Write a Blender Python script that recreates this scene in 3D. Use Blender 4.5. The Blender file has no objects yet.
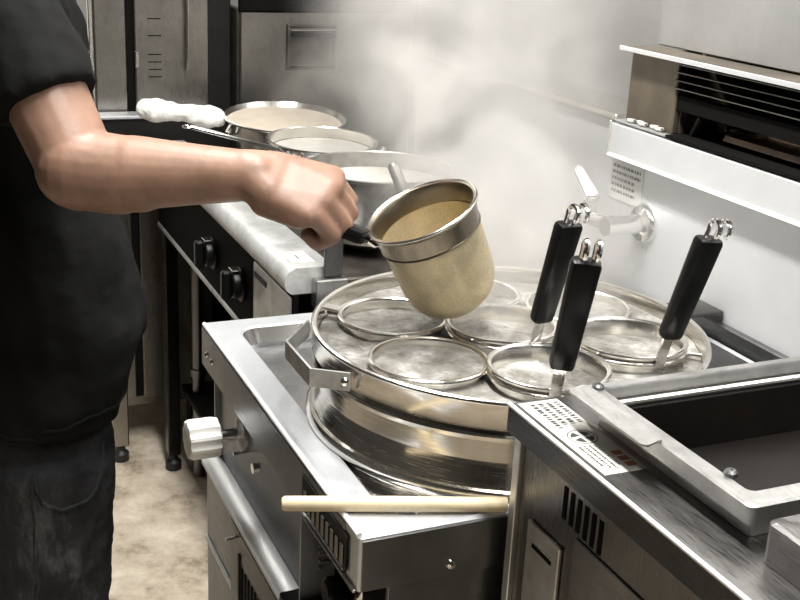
import bpy, bmesh, math, random
from mathutils import Vector, Matrix
random.seed(4)
scene = bpy.context.scene
COL = scene.collection
V = Vector
PI = math.pi

# ------------------------------------------------------------------ helpers
def box(bm, x0, x1, y0, y1, z0, z1, bev=0.0015, M=None, seg=1):
    r = bmesh.ops.create_cube(bm, size=1.0)
    vs = r['verts']
    for v in vs:
        v.co = V(((x0 + x1) / 2 + v.co.x * (x1 - x0), (y0 + y1) / 2 + v.co.y * (y1 - y0), (z0 + z1) / 2 + v.co.z * (z1 - z0)))
    if bev > 0:
        es = list({e for v in vs for e in v.link_edges})
        bev = min(bev, 0.45 * min(x1 - x0, y1 - y0, z1 - z0))
        r = bmesh.ops.bevel(bm, geom=es, offset=bev, segments=seg, affect='EDGES', profile=0.5)
        vs = list({v for f in r['faces'] for v in f.verts} | {v for v in vs if v.is_valid})
    if M is not None:
        for v in vs:
            v.co = M @ v.co
    return vs

def loops(bm, ls, closed=True, cap0=False, cap1=False, wrap=False):
    rows = [[bm.verts.new(p) for p in l] for l in ls]
    n = len(rows[0])
    rr = rows + ([rows[0]] if wrap else [])
    for a, b in zip(rr[:-1], rr[1:]):
        for i in range(n if closed else n - 1):
            j = (i + 1) % n
            try:
                bm.faces.new((a[i], a[j], b[j], b[i]))
            except ValueError:
                pass
    if cap0: bm.faces.new(list(reversed(rows[0])))
    if cap1: bm.faces.new(rows[-1])
    return rows

def lathe(bm, prof, n=64, c=(0, 0, 0), M=None, cap0=False, cap1=False, wrap=False):
    ls = []
    for r, z in prof:
        l = []
        for i in range(n):
            a = 2 * PI * i / n
            p = V((r * math.cos(a), r * math.sin(a), z))
            p = (M @ p) if M is not None else p
            l.append(p + V(c))
        ls.append(l)
    loops(bm, ls, True, cap0, cap1, wrap)

def torus(bm, R, r, c=(0, 0, 0), n=64, m=10, M=None, sz=1.0):
    prof = [(R + r * math.cos(2 * PI * k / m), sz * r * math.sin(2 * PI * k / m)) for k in range(m)]
    lathe(bm, prof, n, c, M, wrap=True)

def tube(bm, pts, r, n=10, closed=False, flat=None, up=None):
    pts = [V(p) for p in pts]
    rs = r if isinstance(r, (list, tuple)) else [r] * len(pts)
    ls = []
    N = None
    for i, p in enumerate(pts):
        a = pts[i - 1] if (i > 0 or closed) else pts[i]
        b = pts[(i + 1) % len(pts)] if (i < len(pts) - 1 or closed) else pts[i]
        t = (b - a).normalized()
        if N is None:
            N = V(up) if up is not None else (V((0, 0, 1)) if abs(t.z) < .9 else V((1, 0, 0)))
        N = (N - t * N.dot(t)).normalized()
        B = t.cross(N)
        fx, fy = (1, 1) if flat is None else flat
        ls.append([p + (N * math.cos(2 * PI * k / n) * fx + B * math.sin(2 * PI * k / n) * fy) * rs[i] for k in range(n)])
    loops(bm, ls, True, not closed, not closed, closed)

def spline(pts, k=6):
    pts = [V(p) for p in pts]
    out = []
    for i in range(len(pts) - 1):
        p0 = pts[max(i - 1, 0)]; p1 = pts[i]; p2 = pts[i + 1]; p3 = pts[min(i + 2, len(pts) - 1)]
        for j in range(k):
            t = j / k
            out.append(0.5 * ((2 * p1) + (p2 - p0) * t + (2 * p0 - 5 * p1 + 4 * p2 - p3) * t * t + (3 * p1 - p0 - 3 * p2 + p3) * t ** 3))
    out.append(pts[-1])
    return out

def rr(x0, x1, y0, y1, r, z, k=6):
    out = []
    for cx, cy, a0 in ((x1 - r, y1 - r, 0), (x0 + r, y1 - r, 90), (x0 + r, y0 + r, 180), (x1 - r, y0 + r, 270)):
        for i in range(k + 1):
            a = math.radians(a0 + 90 * i / k)
            out.append(V((cx + r * math.cos(a), cy + r * math.sin(a), z)))
    return out

def extrude_x(bm, prof, x0, x1):          # prof: list of (y, z)
    loops(bm, [[V((x0, y, z)) for y, z in prof], [V((x1, y, z)) for y, z in prof]], True, True, True)

def strip(bm, pts, w, t, axis=(0, 0, 1)):  # flat bar following pts; width along axis
    ax = V(axis); ls = []
    pts = [V(p) for p in pts]
    for i, p in enumerate(pts):
        a = pts[max(i - 1, 0)]; b = pts[min(i + 1, len(pts) - 1)]
        d = (b - a).normalized(); s = d.cross(ax).normalized()
        ls.append([p + s * t / 2 + ax * w / 2, p - s * t / 2 + ax * w / 2, p - s * t / 2 - ax * w / 2, p + s * t / 2 - ax * w / 2])
    loops(bm, ls, True, True, True)

def hull(bm, balls, seg=18):
    t = bmesh.new()
    for c, r in balls:
        rx, ry, rz = r if isinstance(r, (tuple, list)) else (r, r, r)
        s = bmesh.ops.create_uvsphere(t, u_segments=seg, v_segments=seg // 2 + 2, radius=1)
        for v in s['verts']:
            v.co = V((v.co.x * rx, v.co.y * ry, v.co.z * rz)) + V(c)
    h = bmesh.ops.convex_hull(t, input=t.verts)
    junk = [g for g in h['geom_interior'] + h['geom_unused'] if isinstance(g, bmesh.types.BMVert)]
    bmesh.ops.delete(t, geom=list(set(junk)), context='VERTS')
    m = bpy.data.meshes.new('t'); t.to_mesh(m); t.free()
    bm.from_mesh(m); bpy.data.meshes.remove(m)

def fused(bm, voxel, smooth=4, disp=None):
    """one continuous surface out of overlapping closed volumes"""
    m = bpy.data.meshes.new('t'); bm.to_mesh(m)
    o = bpy.data.objects.new('t', m); COL.objects.link(o)
    r = o.modifiers.new('r', 'REMESH'); r.mode = 'VOXEL'; r.voxel_size = voxel
    if smooth:
        s = o.modifiers.new('s', 'SMOOTH'); s.factor = 0.5; s.iterations = smooth
    if disp:
        tx = bpy.data.textures.new('folds', 'CLOUDS'); tx.noise_scale = disp[0]; tx.noise_depth = 2
        d = o.modifiers.new('d', 'DISPLACE'); d.texture = tx; d.strength = disp[1]; d.texture_coords = 'GLOBAL'
    dg = bpy.context.evaluated_depsgraph_get()
    res = bpy.data.meshes.new_from_object(o.evaluated_get(dg))
    bpy.data.objects.remove(o); bpy.data.meshes.remove(m)
    b2 = bmesh.new(); b2.from_mesh(res); bpy.data.meshes.remove(res); bm.free()
    return b2

def worldloc(o):
    p = V((0, 0, 0))
    while o is not None:
        p += o.location; o = o.parent
    return p

def obj(name, bm, mat, parent=None, loc=None, sharp=35, label=None):
    bmesh.ops.recalc_face_normals(bm, faces=bm.faces)
    L = worldloc(parent) if parent is not None else V(loc or (0, 0, 0))
    for v in bm.verts: v.co -= L
    me = bpy.data.meshes.new(name); bm.to_mesh(me); bm.free()
    for p in me.polygons: p.use_smooth = True
    me.set_sharp_from_angle(angle=math.radians(sharp))
    me.materials.append(mat)
    o = bpy.data.objects.new(name, me); COL.objects.link(o)
    if parent is not None: o.parent = parent
    else: o.location = L
    if label: o['label'] = label
    return o

def tag(o, label, cat, group=None, kind=None):
    o['label'] = label; o['category'] = cat
    if group: o['group'] = group
    if kind: o['kind'] = kind
    return o

def thing(name, label, cat, loc, group=None):
    o = bpy.data.objects.new(name, None); COL.objects.link(o)
    o.location = loc; o.empty_display_size = .05
    return tag(o, label, cat, group)

def struct(name, bm, mat):
    o = obj(name, bm, mat); o['kind'] = 'structure'; return o

def nb(): return bmesh.new()
def bx(name, mat, parent, *a, **k):
    lab = k.pop('label', None)
    b = nb(); box(b, *a, **k); return obj(name, b, mat, parent, label=lab)

# ------------------------------------------------------------------ materials
def newmat(name):
    m = bpy.data.materials.new(name); m.use_nodes = True
    nt = m.node_tree; p = nt.nodes['Principled BSDF']
    return m, nt, p

def noise(nt, scale, detail=4, coord='Object', vec_scale=None, rough=.55):
    tc = nt.nodes.new('ShaderNodeTexCoord')
    n = nt.nodes.new('ShaderNodeTexNoise'); n.inputs['Scale'].default_value = scale; n.inputs['Detail'].default_value = detail
    n.inputs['Roughness'].default_value = rough
    if vec_scale:
        mp = nt.nodes.new('ShaderNodeMapping'); mp.inputs['Scale'].default_value = vec_scale
        nt.links.new(tc.outputs[coord], mp.inputs['Vector']); nt.links.new(mp.outputs['Vector'], n.inputs['Vector'])
    else:
        nt.links.new(tc.outputs[coord], n.inputs['Vector'])
    return n.outputs['Fac']

def ramp(nt, fac, stops):
    r = nt.nodes.new('ShaderNodeValToRGB')
    el = r.color_ramp.elements
    while len(el) < len(stops): el.new(.5)
    for e, (p, c) in zip(el, stops):
        e.position = p; e.color = (c, c, c, 1) if isinstance(c, (int, float)) else (*c, 1)
    nt.links.new(fac, r.inputs['Fac'])
    return r.outputs['Color']

def steel(name, col, rough=.3, metal=1.0, grain=(1, 60, 60), stain=.15, bump=.02, sscale=6):
    m, nt, p = newmat(name)
    p.inputs['Metallic'].default_value = metal
    st = noise(nt, sscale, 6, rough=.65)
    lo = tuple(c * (1 - stain * 2) for c in col); hi = tuple(min(1, c * (1 + stain * .5)) for c in col)
    nt.links.new(ramp(nt, st, [(.3, lo), (.65, hi)]), p.inputs['Base Color'])
    g = noise(nt, 40, 3, vec_scale=grain)
    nt.links.new(ramp(nt, g, [(.3, max(.04, rough - .1)), (.7, rough + .12)]), p.inputs['Roughness'])
    if bump:
        b = nt.nodes.new('ShaderNodeBump'); b.inputs['Strength'].default_value = bump * 6; b.inputs['Distance'].default_value = .0006
        nt.links.new(g, b.inputs['Height']); nt.links.new(b.outputs['Normal'], p.inputs['Normal'])
    return m

def plain(name, col, rough=.5, metal=0, var=.12, scale=25, bump=0, spec=.5):
    m, nt, p = newmat(name)
    p.inputs['Metallic'].default_value = metal; p.inputs['Roughness'].default_value = rough
    p.inputs['Specular IOR Level'].default_value = spec
    f = noise(nt, scale, 5)
    nt.links.new(ramp(nt, f, [(.3, tuple(c * (1 - var) for c in col)), (.7, tuple(min(1, c * (1 + var)) for c in col))]), p.inputs['Base Color'])
    if bump:
        b = nt.nodes.new('ShaderNodeBump'); b.inputs['Strength'].default_value = bump; b.inputs['Distance'].default_value = .002
        nt.links.new(f, b.inputs['Height']); nt.links.new(b.outputs['Normal'], p.inputs['Normal'])
    return m

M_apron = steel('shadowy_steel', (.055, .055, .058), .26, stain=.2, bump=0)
M_deck = steel('deck_steel', (.68, .70, .72), .36, metal=.62, stain=.10)
M_basin = steel('wet_basin_steel', (.42, .42, .42), .16, metal=.9, stain=.25, sscale=10)
M_front = steel('front_steel', (.40, .42, .45), .36, stain=.12, grain=(1, 60, 60))
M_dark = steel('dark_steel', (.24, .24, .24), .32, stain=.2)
M_pot = steel('pot_steel', (.60, .57, .52), .17, stain=.10, grain=(.5, .5, 25), bump=0)
M_potd = steel('worn_pot_steel', (.45, .44, .42), .34, stain=.3, sscale=14)
M_bright = steel('bright_rim_steel', (.86, .84, .79), .16, stain=.04)
M_edge = steel('edge_highlight', (.92, .92, .91), .35, metal=.3, stain=.02, bump=0)  # pale tone paints the light caught along edges and rims
M_wall = steel('wall_steel', (.80, .81, .82), .5, metal=.55, stain=.06, grain=(1, 50, 50), sscale=2.5)
M_wallb = steel('upper_wall_steel', (.52, .52, .52), .40, metal=.75, stain=.12, sscale=3)
M_range = steel('range_steel', (.70, .70, .69), .36, metal=.6, stain=.22, sscale=14)
M_lid = steel('lid_steel', (.66, .65, .63), .36, stain=.18, sscale=14)
M_gyo = steel('griddle_front_steel', (.17, .165, .16), .28, stain=.12, grain=(60, 60, 1))
M_top = steel('griddle_top_steel', (.27, .26, .25), .34, stain=.15, sscale=12, grain=(1, 30, 30), bump=.002)
M_cab = steel('cabinet_steel', (.30, .285, .26), .33, stain=.2, grain=(40, 40, 1), sscale=3)
M_chrome = steel('chrome', (.88, .87, .85), .1, stain=.02, bump=0)
M_black = plain('black_plastic', (.005, .005, .005), .35, spec=.22)
M_blackm = plain('black_painted_metal', (.012, .011, .010), .5, spec=.2)
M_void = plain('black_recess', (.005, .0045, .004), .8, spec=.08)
M_white = plain('white_plastic', (.78, .77, .73), .35, var=.05)
M_paper = plain('sticker_white', (.46, .445, .41), .85, var=.05, spec=.15)
M_paperg = plain('sticker_grey', (.55, .55, .53), .5, var=.08)
M_ink = plain('ink', (.03, .03, .03), .6)
M_red = plain('red_ink', (.25, .07, .04), .6)
M_wood = plain('pale_wood', (.72, .60, .40), .5, var=.08, scale=60, bump=.05)
M_towel = plain('white_towel', (.86, .85, .82), .95, var=.05, scale=220, bump=.6)
M_brown = plain('brown_tray', (.22, .14, .09), .55, var=.3)
M_iron = plain('cast_iron', (.03, .028, .026), .6, var=.3)
M_rubber = plain('rubber_foot', (.015, .015, .015), .5)
M_grime = plain('grimed_steel', (.13, .115, .10), .35, metal=.8, var=.45, scale=16)
M_brass = plain('stained_unit_steel', (.15, .125, .095), .42, metal=.6, var=.4, scale=9)

m, nt, p = newmat('griddle_well')                     # oily dark well of the griddle
p.inputs['Metallic'].default_value = 0; p.inputs['Roughness'].default_value = .5; p.inputs['Specular IOR Level'].default_value = .25
f = noise(nt, 14, 8, rough=.7)
nt.links.new(ramp(nt, f, [(.3, (.004, .003, .0025)), (.6, (.010, .0075, .006)), (.8, (.035, .028, .022))]), p.inputs['Base Color'])
M_well = m

m, nt, p = newmat('skin')
f = noise(nt, 22, 6, rough=.6)
nt.links.new(ramp(nt, f, [(.3, (.20, .112, .075)), (.7, (.31, .18, .125))]), p.inputs['Base Color'])
p.inputs['Roughness'].default_value = .5
p.inputs['Subsurface Weight'].default_value = .08; p.inputs['Subsurface Radius'].default_value = (.01, .004, .002)
f2 = noise(nt, 160, 3)
b = nt.nodes.new('ShaderNodeBump'); b.inputs['Strength'].default_value = .25; b.inputs['Distance'].default_value = .001
nt.links.new(f2, b.inputs['Height']); nt.links.new(b.outputs['Normal'], p.inputs['Normal'])
M_skin = m
M_hair = plain('black_hair', (.012, .010, .009), .5, scale=120, bump=.6)

m, nt, p = newmat('black_cotton')
f = noise(nt, 9, 6)
nt.links.new(ramp(nt, f, [(.3, (.005, .005, .005)), (.7, (.010, .010, .010))]), p.inputs['Base Color'])
p.inputs['Roughness'].default_value = .9; p.inputs['Specular IOR Level'].default_value = .12
f2 = noise(nt, 14, 3)
b = nt.nodes.new('ShaderNodeBump'); b.inputs['Strength'].default_value = .5; b.inputs['Distance'].default_value = .01
nt.links.new(f2, b.inputs['Height']); nt.links.new(b.outputs['Normal'], p.inputs['Normal'])
M_shirt = m

m, nt, p = newmat('black_denim')
f = noise(nt, 7, 8, vec_scale=(1.6, 1.6, .7), rough=.7)
nt.links.new(ramp(nt, f, [(.35, (.007, .007, .008)), (.55, (.026, .026, .028)), (.70, (.11, .11, .115))]), p.inputs['Base Color'])
p.inputs['Roughness'].default_value = .85; p.inputs['Specular IOR Level'].default_value = .3
f2 = noise(nt, 26, 5)
b = nt.nodes.new('ShaderNodeBump'); b.inputs['Strength'].default_value = .6; b.inputs['Distance'].default_value = .008
nt.links.new(f2, b.inputs['Height']); nt.links.new(b.outputs['Normal'], p.inputs['Normal'])
M_denim = m

m, nt, p = newmat('stained_concrete')
f = noise(nt, 7, 9, rough=.72)
nt.links.new(ramp(nt, f, [(.32, (.15, .11, .075)), (.47, (.50, .42, .32)), (.66, (.74, .65, .53))]), p.inputs['Base Color'])
p.inputs['Roughness'].default_value = .55
f2 = noise(nt, 45, 6)
b = nt.nodes.new('ShaderNodeBump'); b.inputs['Strength'].default_value = .4; b.inputs['Distance'].default_value = .004
nt.links.new(f2, b.inputs['Height']); nt.links.new(b.outputs['Normal'], p.inputs['Normal'])
M_floor = m

m, nt, p = newmat('boiling_water')
f = noise(nt, 16, 7, rough=.65)
nt.links.new(ramp(nt, f, [(.36, (.11, .10, .085)), (.53, (.24, .23, .21)), (.70, (.52, .51, .48))]), p.inputs['Base Color'])
p.inputs['Roughness'].default_value = .12; p.inputs['IOR'].default_value = 1.33
f2 = noise(nt, 60, 4)
b = nt.nodes.new('ShaderNodeBump'); b.inputs['Strength'].default_value = .8; b.inputs['Distance'].default_value = .006
nt.links.new(f2, b.inputs['Height']); nt.links.new(b.outputs['Normal'], p.inputs['Normal'])
M_water = m

def meshmat(name, col, open_, scale=700):
    m, nt, p = newmat(name)
    p.inputs['Metallic'].default_value = .55; p.inputs['Roughness'].default_value = .42
    f = noise(nt, 18, 5)
    nt.links.new(ramp(nt, f, [(.3, tuple(c * .62 for c in col)), (.7, col)]), p.inputs['Base Color'])
    tr = nt.nodes.new('ShaderNodeBsdfTransparent'); mx = nt.nodes.new('ShaderNodeMixShader')
    tc = nt.nodes.new('ShaderNodeTexCoord')
    vr = nt.nodes.new('ShaderNodeTexVoronoi'); vr.inputs['Scale'].default_value = scale
    nt.links.new(tc.outputs['Object'], vr.inputs['Vector'])
    nt.links.new(ramp(nt, vr.outputs['Distance'], [(.25, open_), (.55, 0.0)]), mx.inputs['Fac'])
    nt.links.new(p.outputs['BSDF'], mx.inputs[1]); nt.links.new(tr.outputs['BSDF'], mx.inputs[2])
    nt.links.new(mx.outputs['Shader'], nt.nodes['Material Output'].inputs['Surface'])
    return m
M_mesh = meshmat('wire_mesh', (.86, .78, .62), .45)
M_meshh = meshmat('held_wire_mesh', (.70, .59, .38), .25)
M_bronze = steel('bronzed_rim_steel', (.29, .25, .19), .30, stain=.15, bump=0)

def lampmat(name, col, s):
    m, nt, p = newmat(name)
    p.inputs['Emission Color'].default_value = (*col, 1); p.inputs['Emission Strength'].default_value = s
    p.inputs['Base Color'].default_value = (.8, .8, .8, 1)
    return m

# ------------------------------------------------------------------ setting
WY = .62            # back wall plane; +Y is towards the wall, -X away along the counter
b = nb(); box(b, -2.8, 2.6, -1.9, WY, -.05, 0, 0); struct('floor', b, M_floor)
M_room = plain('kitchen_wall_paint', (.035, .033, .031), .7, var=.08, scale=3)
M_pale = plain('pale_wall_paint', (.90, .90, .89), .6, var=.04, scale=3)
M_ceil = plain('ceiling_paint', (.10, .098, .095), .8, var=.04, scale=3)
b = nb(); box(b, -2.8, 2.6, WY, WY + .05, 0, 2.5, 0); struct('wall_back', b, M_wallb)
b = nb(); box(b, -2.85, -2.8, -1.9, WY, 0, 2.5, 0); struct('wall_left', b, M_pale)
b = nb(); box(b, -2.8, 2.6, -1.95, -1.9, 0, 2.5, 0); struct('wall_front', b, M_room)
b = nb(); box(b, 2.6, 2.65, -1.9, WY, 0, 2.5, 0); struct('wall_right', b, M_room)
b = nb(); box(b, -2.8, 2.6, -1.9, WY, 2.5, 2.55, 0); struct('ceiling', b, M_ceil)
# stainless splash panel with a ledge, and its cap strip
b = nb(); box(b, -1.38, 2.6, .48, WY - .001, 0, 1.092, .003); struct('trim_1', b, M_wall)
b = nb(); box(b, -1.38, -.517, .468, .60, 1.0925, 1.102, .002); struct('trim_2', b, M_bright)
b = nb(); box(b, -.50, 2.6, .525, WY - .001, 1.2225, 2.45, .002); struct('trim_3', b, M_wallb)
b = nb(); box(b, -1.38, 2.6, .466, .4795, .0, .80, .002); struct('trim_4', b, M_blackm)  # black sheet added for the shade low on the back wall
b = nb(); box(b, -.30, 2.6, .466, .4795, .8005, .838, .002); struct('trim_5', b, M_dark)  # dark strip added for the dark falloff at deck height

# ------------------------------------------------------------------ wall shelf with the louvred unit
u = thing('wall_shelf', 'bright stainless wall shelf with folded front apron under the black louvred unit', 'shelf', (.2, .47, 1.03))
b = nb(); extrude_x(b, [(.479, 1.036), (.454, 1.033), (.452, 1.0345), (.458, 1.039), (.458, 1.088), (.479, 1.092)], -.512, 1.0)
obj('apron', b, M_wall, u)
bx('shelf_top', M_wallb, u, -.511, -.366, .462, WY - .002, 1.0925, 1.0965, .001)
bx('end_cap', M_bright, u, -.5155, -.5125, .455, .479, 1.034, 1.094, .0008)
l = thing('louvred_heater', 'black louvred steel unit with a stained side panel on the wall shelf', 'heater', (.2, .55, 1.097))
bx('side_panel', M_brass, l, -.497, -.366, .474, .486, 1.097, 1.213, .002)
bx('return_panel', M_brass, l, -.370, -.366, .487, WY - .004, 1.097, 1.213, .001)
bx('end_panel', M_brass, l, -.497, -.493, .487, WY - .004, 1.097, 1.213, .001)
b = nb(); box(b, -.500, 1.0, .452, .5245, 1.2135, 1.221, .002); obj('top_plate', b, M_brass, l)
b = nb(); box(b, -.501, 1.0, .4495, .4515, 1.2145, 1.2220, .0004); obj('front_lip', b, M_wall, l)
bx('back_plate', M_void, l, -.365, 1.0, WY - .012, WY - .006, 1.097, 1.213, 0)
for k in range(4):
    b = nb(); z = 1.207 - k * .0125
    extrude_x(b, [(.470, z), (.471, z + .0022), (.505, z - .004), (.505, z - .006)], -.371, 1.0)
    obj('louvre', b, M_void, l)
    bx('louvre_edge', M_cab, l, -.371, 1.0, .4685, .4698, z + .0008, z + .0022, .0003)
bx('inner_floor', M_void, l, -.3655, 1.0, .462, WY - .013, 1.0925, 1.0968, 0)
bx('header', M_void, l, -.371, 1.0, .478, .49, 1.135, 1.1605, .001)
b = nb(); tube(b, [(-.345, .50, 1.099), (-.315, .49, 1.133)], .006, 8); obj('strut', b, M_blackm, l)
t = thing('baking_tray', 'brown tray lying inside the black louvred unit', 'tray', (-.05, .54, 1.098))
b = nb(); loops(b, [rr(-.28, .35, .50, .595, .015, 1.104), rr(-.277, .347, .503, .592, .014, 1.1125), rr(-.273, .343, .507, .588, .012, 1.112), rr(-.27, .34, .51, .585, .012, 1.106)], True, True, True)
obj('pan', b, M_brown, t)
b = nb(); tube(b, [(-.285, .52, 1.115), (-.29, .52, 1.12), (-.29, .57, 1.12), (-.285, .57, 1.115)], .003, 6); obj('handle', b, M_chrome, t)
# small pale scraps on the shelf
for i, (x, y) in enumerate(((-.47, .467), (-.452, .474), (-.435, .466), (-.41, .471), (-.392, .467))):
    b = nb(); hull(b, [((x - .008, y, 1.100), .003), ((x + .008, y + .002, 1.101), .0035), ((x, y - .003, 1.099), .002)], 8)
    lab = ('farthest left pale scrap on the shelf edge below the brown panel', 'second pale scrap from left on the shelf edge', 'middle pale scrap on the shelf edge below the brown panel',
           'fourth pale scrap from left on the shelf edge', 'pale scrap on the shelf edge next to the black opening')[i]
    tag(obj('food_scrap', b, M_paper, None, (x, y, 1.0965)), lab, 'scrap', 'pale scraps on the wall shelf')

def print_rows(bm, o, ux, uy, w, h, rows, seed, fill=.8, gap=.35, dl=(.03, .10), gp=(.015, .04)):
    """rows of short printed dashes lying on a sticker plane"""
    rnd = random.Random(seed); n = ux.cross(uy).normalized()
    for r in range(rows):
        y = (r + .5) / rows * h; x = 0; rl = w * rnd.uniform(fill, 1)
        while x < rl:
            d = rnd.uniform(*dl) * w
            a = o + ux * x + uy * y; c = ux * min(d, rl - x); e = uy * (h / rows * gap)
            q = [a + n * .0003, a + c + n * .0003, a + c + e + n * .0003, a + e + n * .0003]
            bm.faces.new([bm.verts.new(p) for p in q])
            x += d + rnd.uniform(*gp) * w
t = thing('wall_notice', 'grey printed sticker on the wall just under the shelf lip', 'sticker', (-.49, .478, .985))
bx('sheet', M_paperg, t, -.528, -.432, .4783, .4797, .955, 1.024, .0003)
b = nb(); print_rows(b, V((-.522, .4782, .962)), V((1, 0, 0)), V((0, 0, 1)), .084, .055, 5, 3, .8, gap=.45)
obj('print', b, M_ink, t)

# ------------------------------------------------------------------ wall tap
t = thing('wall_tap', 'chrome wall tap with a white lever above the boiler pot', 'tap', (-.42, .48, .935))
b = nb(); lathe(b, [(.004, 0), (.034, 0), (.034, -.004), (.030, -.010), (.018, -.014), (.016, -.016)], 32, (-.415, .4795, .935), Matrix.Rotation(-PI / 2, 3, 'X'))
for v in b.verts: v.co.y = .4795 - abs(v.co.y - .4795)
obj('escutcheon', b, M_chrome, t)
b = nb(); tube(b, [(-.415, .468, .935), (-.415, .43, .935), (-.415, .40, .935)], [.017, .015, .017], 16); tube(b, [(-.415, .425, .935), (-.49, .40, .935)], [.014, .013], 14)
obj('valve_body', b, M_chrome, t)
b = nb(); tube(b, spline([(-.485, .402, .935), (-.52, .39, .93), (-.535, .385, .905), (-.535, .385, .87)]), .011, 12); obj('spout', b, M_chrome, t)
b = nb(); tube(b, [(-.47, .405, .945), (-.47, .402, .968)], [.010, .012], 12); obj('spindle', b, M_chrome, t)
b = nb(); hull(b, [((-.465, .402, .972), .013), ((-.50, .392, 1.010), .010)]); obj('lever', b, M_white, t, label='white lever of the tap')
t = thing('wall_bracket', 'dark steel flap fixed to the wall behind the pot', 'bracket', (-.2, .47, .82))
bx('plate', M_blackm, t, -.245, -.185, .472, .479, .8385, .85, .002)
bx('flap', M_blackm, t, -.245, -.185, .395, .4785, .8502, .856, .002)

# ------------------------------------------------------------------ far cabinets
FX = -1.70
def tall_cabinet(name, label, y0, y1, z1, mat):
    t = thing(name, label, 'cabinet', (FX - .25, (y0 + y1) / 2, 0))
    bx('cabinet_body', mat, t, FX - .55, FX - .015, y0, y1, .12, z1, .004)
    for yy in (y0 + .04, y1 - .04):
        b = nb(); tube(b, [(FX - .06, yy, .1195), (FX - .06, yy, 0)], .02, 10); obj('foot', b, M_blackm, t)
    return t
c = tall_cabinet('refrigerator', 'tall steel refrigerator with bright edge strips at the far end', -.235, .058, 1.9, M_cab)
bx('door', M_cab, c, FX - .014, FX, -.224, -.148, .15, 1.88, .003)
d2 = bx('door', M_cab, c, FX - .014, FX + .008, -.130, .052, .15, 1.88, .003)
bx('edge_strip', M_bright, c, FX - .014, FX + .004, -.237, -.226, .12, 1.9, .002)
bx('door_gasket', M_void, c, FX - .0145, FX - .006, -.1475, -.1305, .15, 1.88, .001)
for zz in (1.24, 1.045):
    bx('hinge', M_bright, c, FX + .0085, FX + .016, -.131, -.121, zz - .02, zz + .02, .002)
b = nb(); tube(b, [(FX + .008, -.004, 1.26), (FX + .022, -.004, 1.255), (FX + .022, -.004, 1.02), (FX + .008, -.004, 1.015)], .005, 8); obj('handle', b, M_bright, d2)
for zz in (1.055, 1.037, 1.019, 1.001, 1.10, 1.14):
    bx('vent_slit', M_void, d2, FX + .0078, FX + .0092, -.098, -.066, zz, zz + .0024, 0)
b = nb(); box(b, FX - .5, FX - .06, .062, .126, 0, 1.9, .003)
tag(obj('gap_filler', b, M_blackm, None, (FX - .25, .09, 0)), 'black filler standing for the dark gap between the two far steel cabinets', 'post')  # black block paints the dark gap between the cabinets
c = tall_cabinet('steel_cupboard', 'wide brown steel cupboard with a square recessed latch behind the steam', .13, WY - .006, 1.168, M_grime)
bx('door', M_cab, c, FX - .014, FX, .135, .61, .14, 1.16, .003)
LZ0, LZ1, LY0, LY1 = 1.018, 1.128, .257, .388
b = nb(); loops(b, [[V((FX, y, z)) for y, z in ((LY0 - .003, LZ0 - .003), (LY1 + .003, LZ0 - .003), (LY1 + .003, LZ1 + .003), (LY0 - .003, LZ1 + .003))], [V((FX + .008, y, z)) for y, z in ((LY0, LZ0), (LY1, LZ0), (LY1, LZ1), (LY0, LZ1))],
                [V((FX + .008, y, z)) for y, z in ((LY0 + .008, LZ0 + .008), (LY1 - .008, LZ0 + .008), (LY1 - .008, LZ1 - .016), (LY0 + .008, LZ1 - .016))], [V((FX + .001, y, z)) for y, z in ((LY0 + .01, LZ0 + .01), (LY1 - .01, LZ0 + .01), (LY1 - .01, LZ1 - .018), (LY0 + .01, LZ1 - .018))]], True, False, True)
f = obj('latch_frame', b, M_grime, c)
bx('pull', M_void, f, FX + .0082, FX + .017, LY0 + .006, LY1 - .004, LZ1 - .028, LZ1 - .020, .002)
bx('pull_lip', M_bright, f, FX + .0082, FX + .016, LY0 + .006, LY1 - .004, LZ1 - .014, LZ1 - .010, .001)
bx('upper_gap', M_void, f, FX + .0081, FX + .009, LY0 + .004, LY1 - .004, LZ1 - .007, LZ1 - .003, 0)
bx('lower_gap', M_void, f, FX + .0081, FX + .009, LY0 + .006, LY1 - .006, LZ0 + .002, LZ0 + .007, 0)
bx('top_rail', M_void, c, FX - .014, FX + .004, .132, .612, 1.1605, 1.19, .002)

# ------------------------------------------------------------------ narrow side table before the refrigerator
t = thing('side_table', 'narrow steel side table with a dark apron beyond the range', 'table', (-1.65, -.13, 0))
bx('tabletop', M_deck, t, -1.685, -1.62, -.245, .05, .912, .920, .002)
bx('apron', M_blackm, t, -1.68, -1.628, -.235, .045, .83, .9115, .002)
for x, y in ((-1.645, -.205), (-1.645, .02)):
    lg = bx('leg', M_cab, t, x - .018, x + .018, y - .02, y + .02, .045, .8295, .003)
    b = nb(); lathe(b, [(.001, .0445), (.012, .0445), (.012, .03), (.021, .022), (.021, .002), (.018, 0), (.001, 0)], 16, (x, y, 0)); obj('foot', b, M_rubber, lg)

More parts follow.
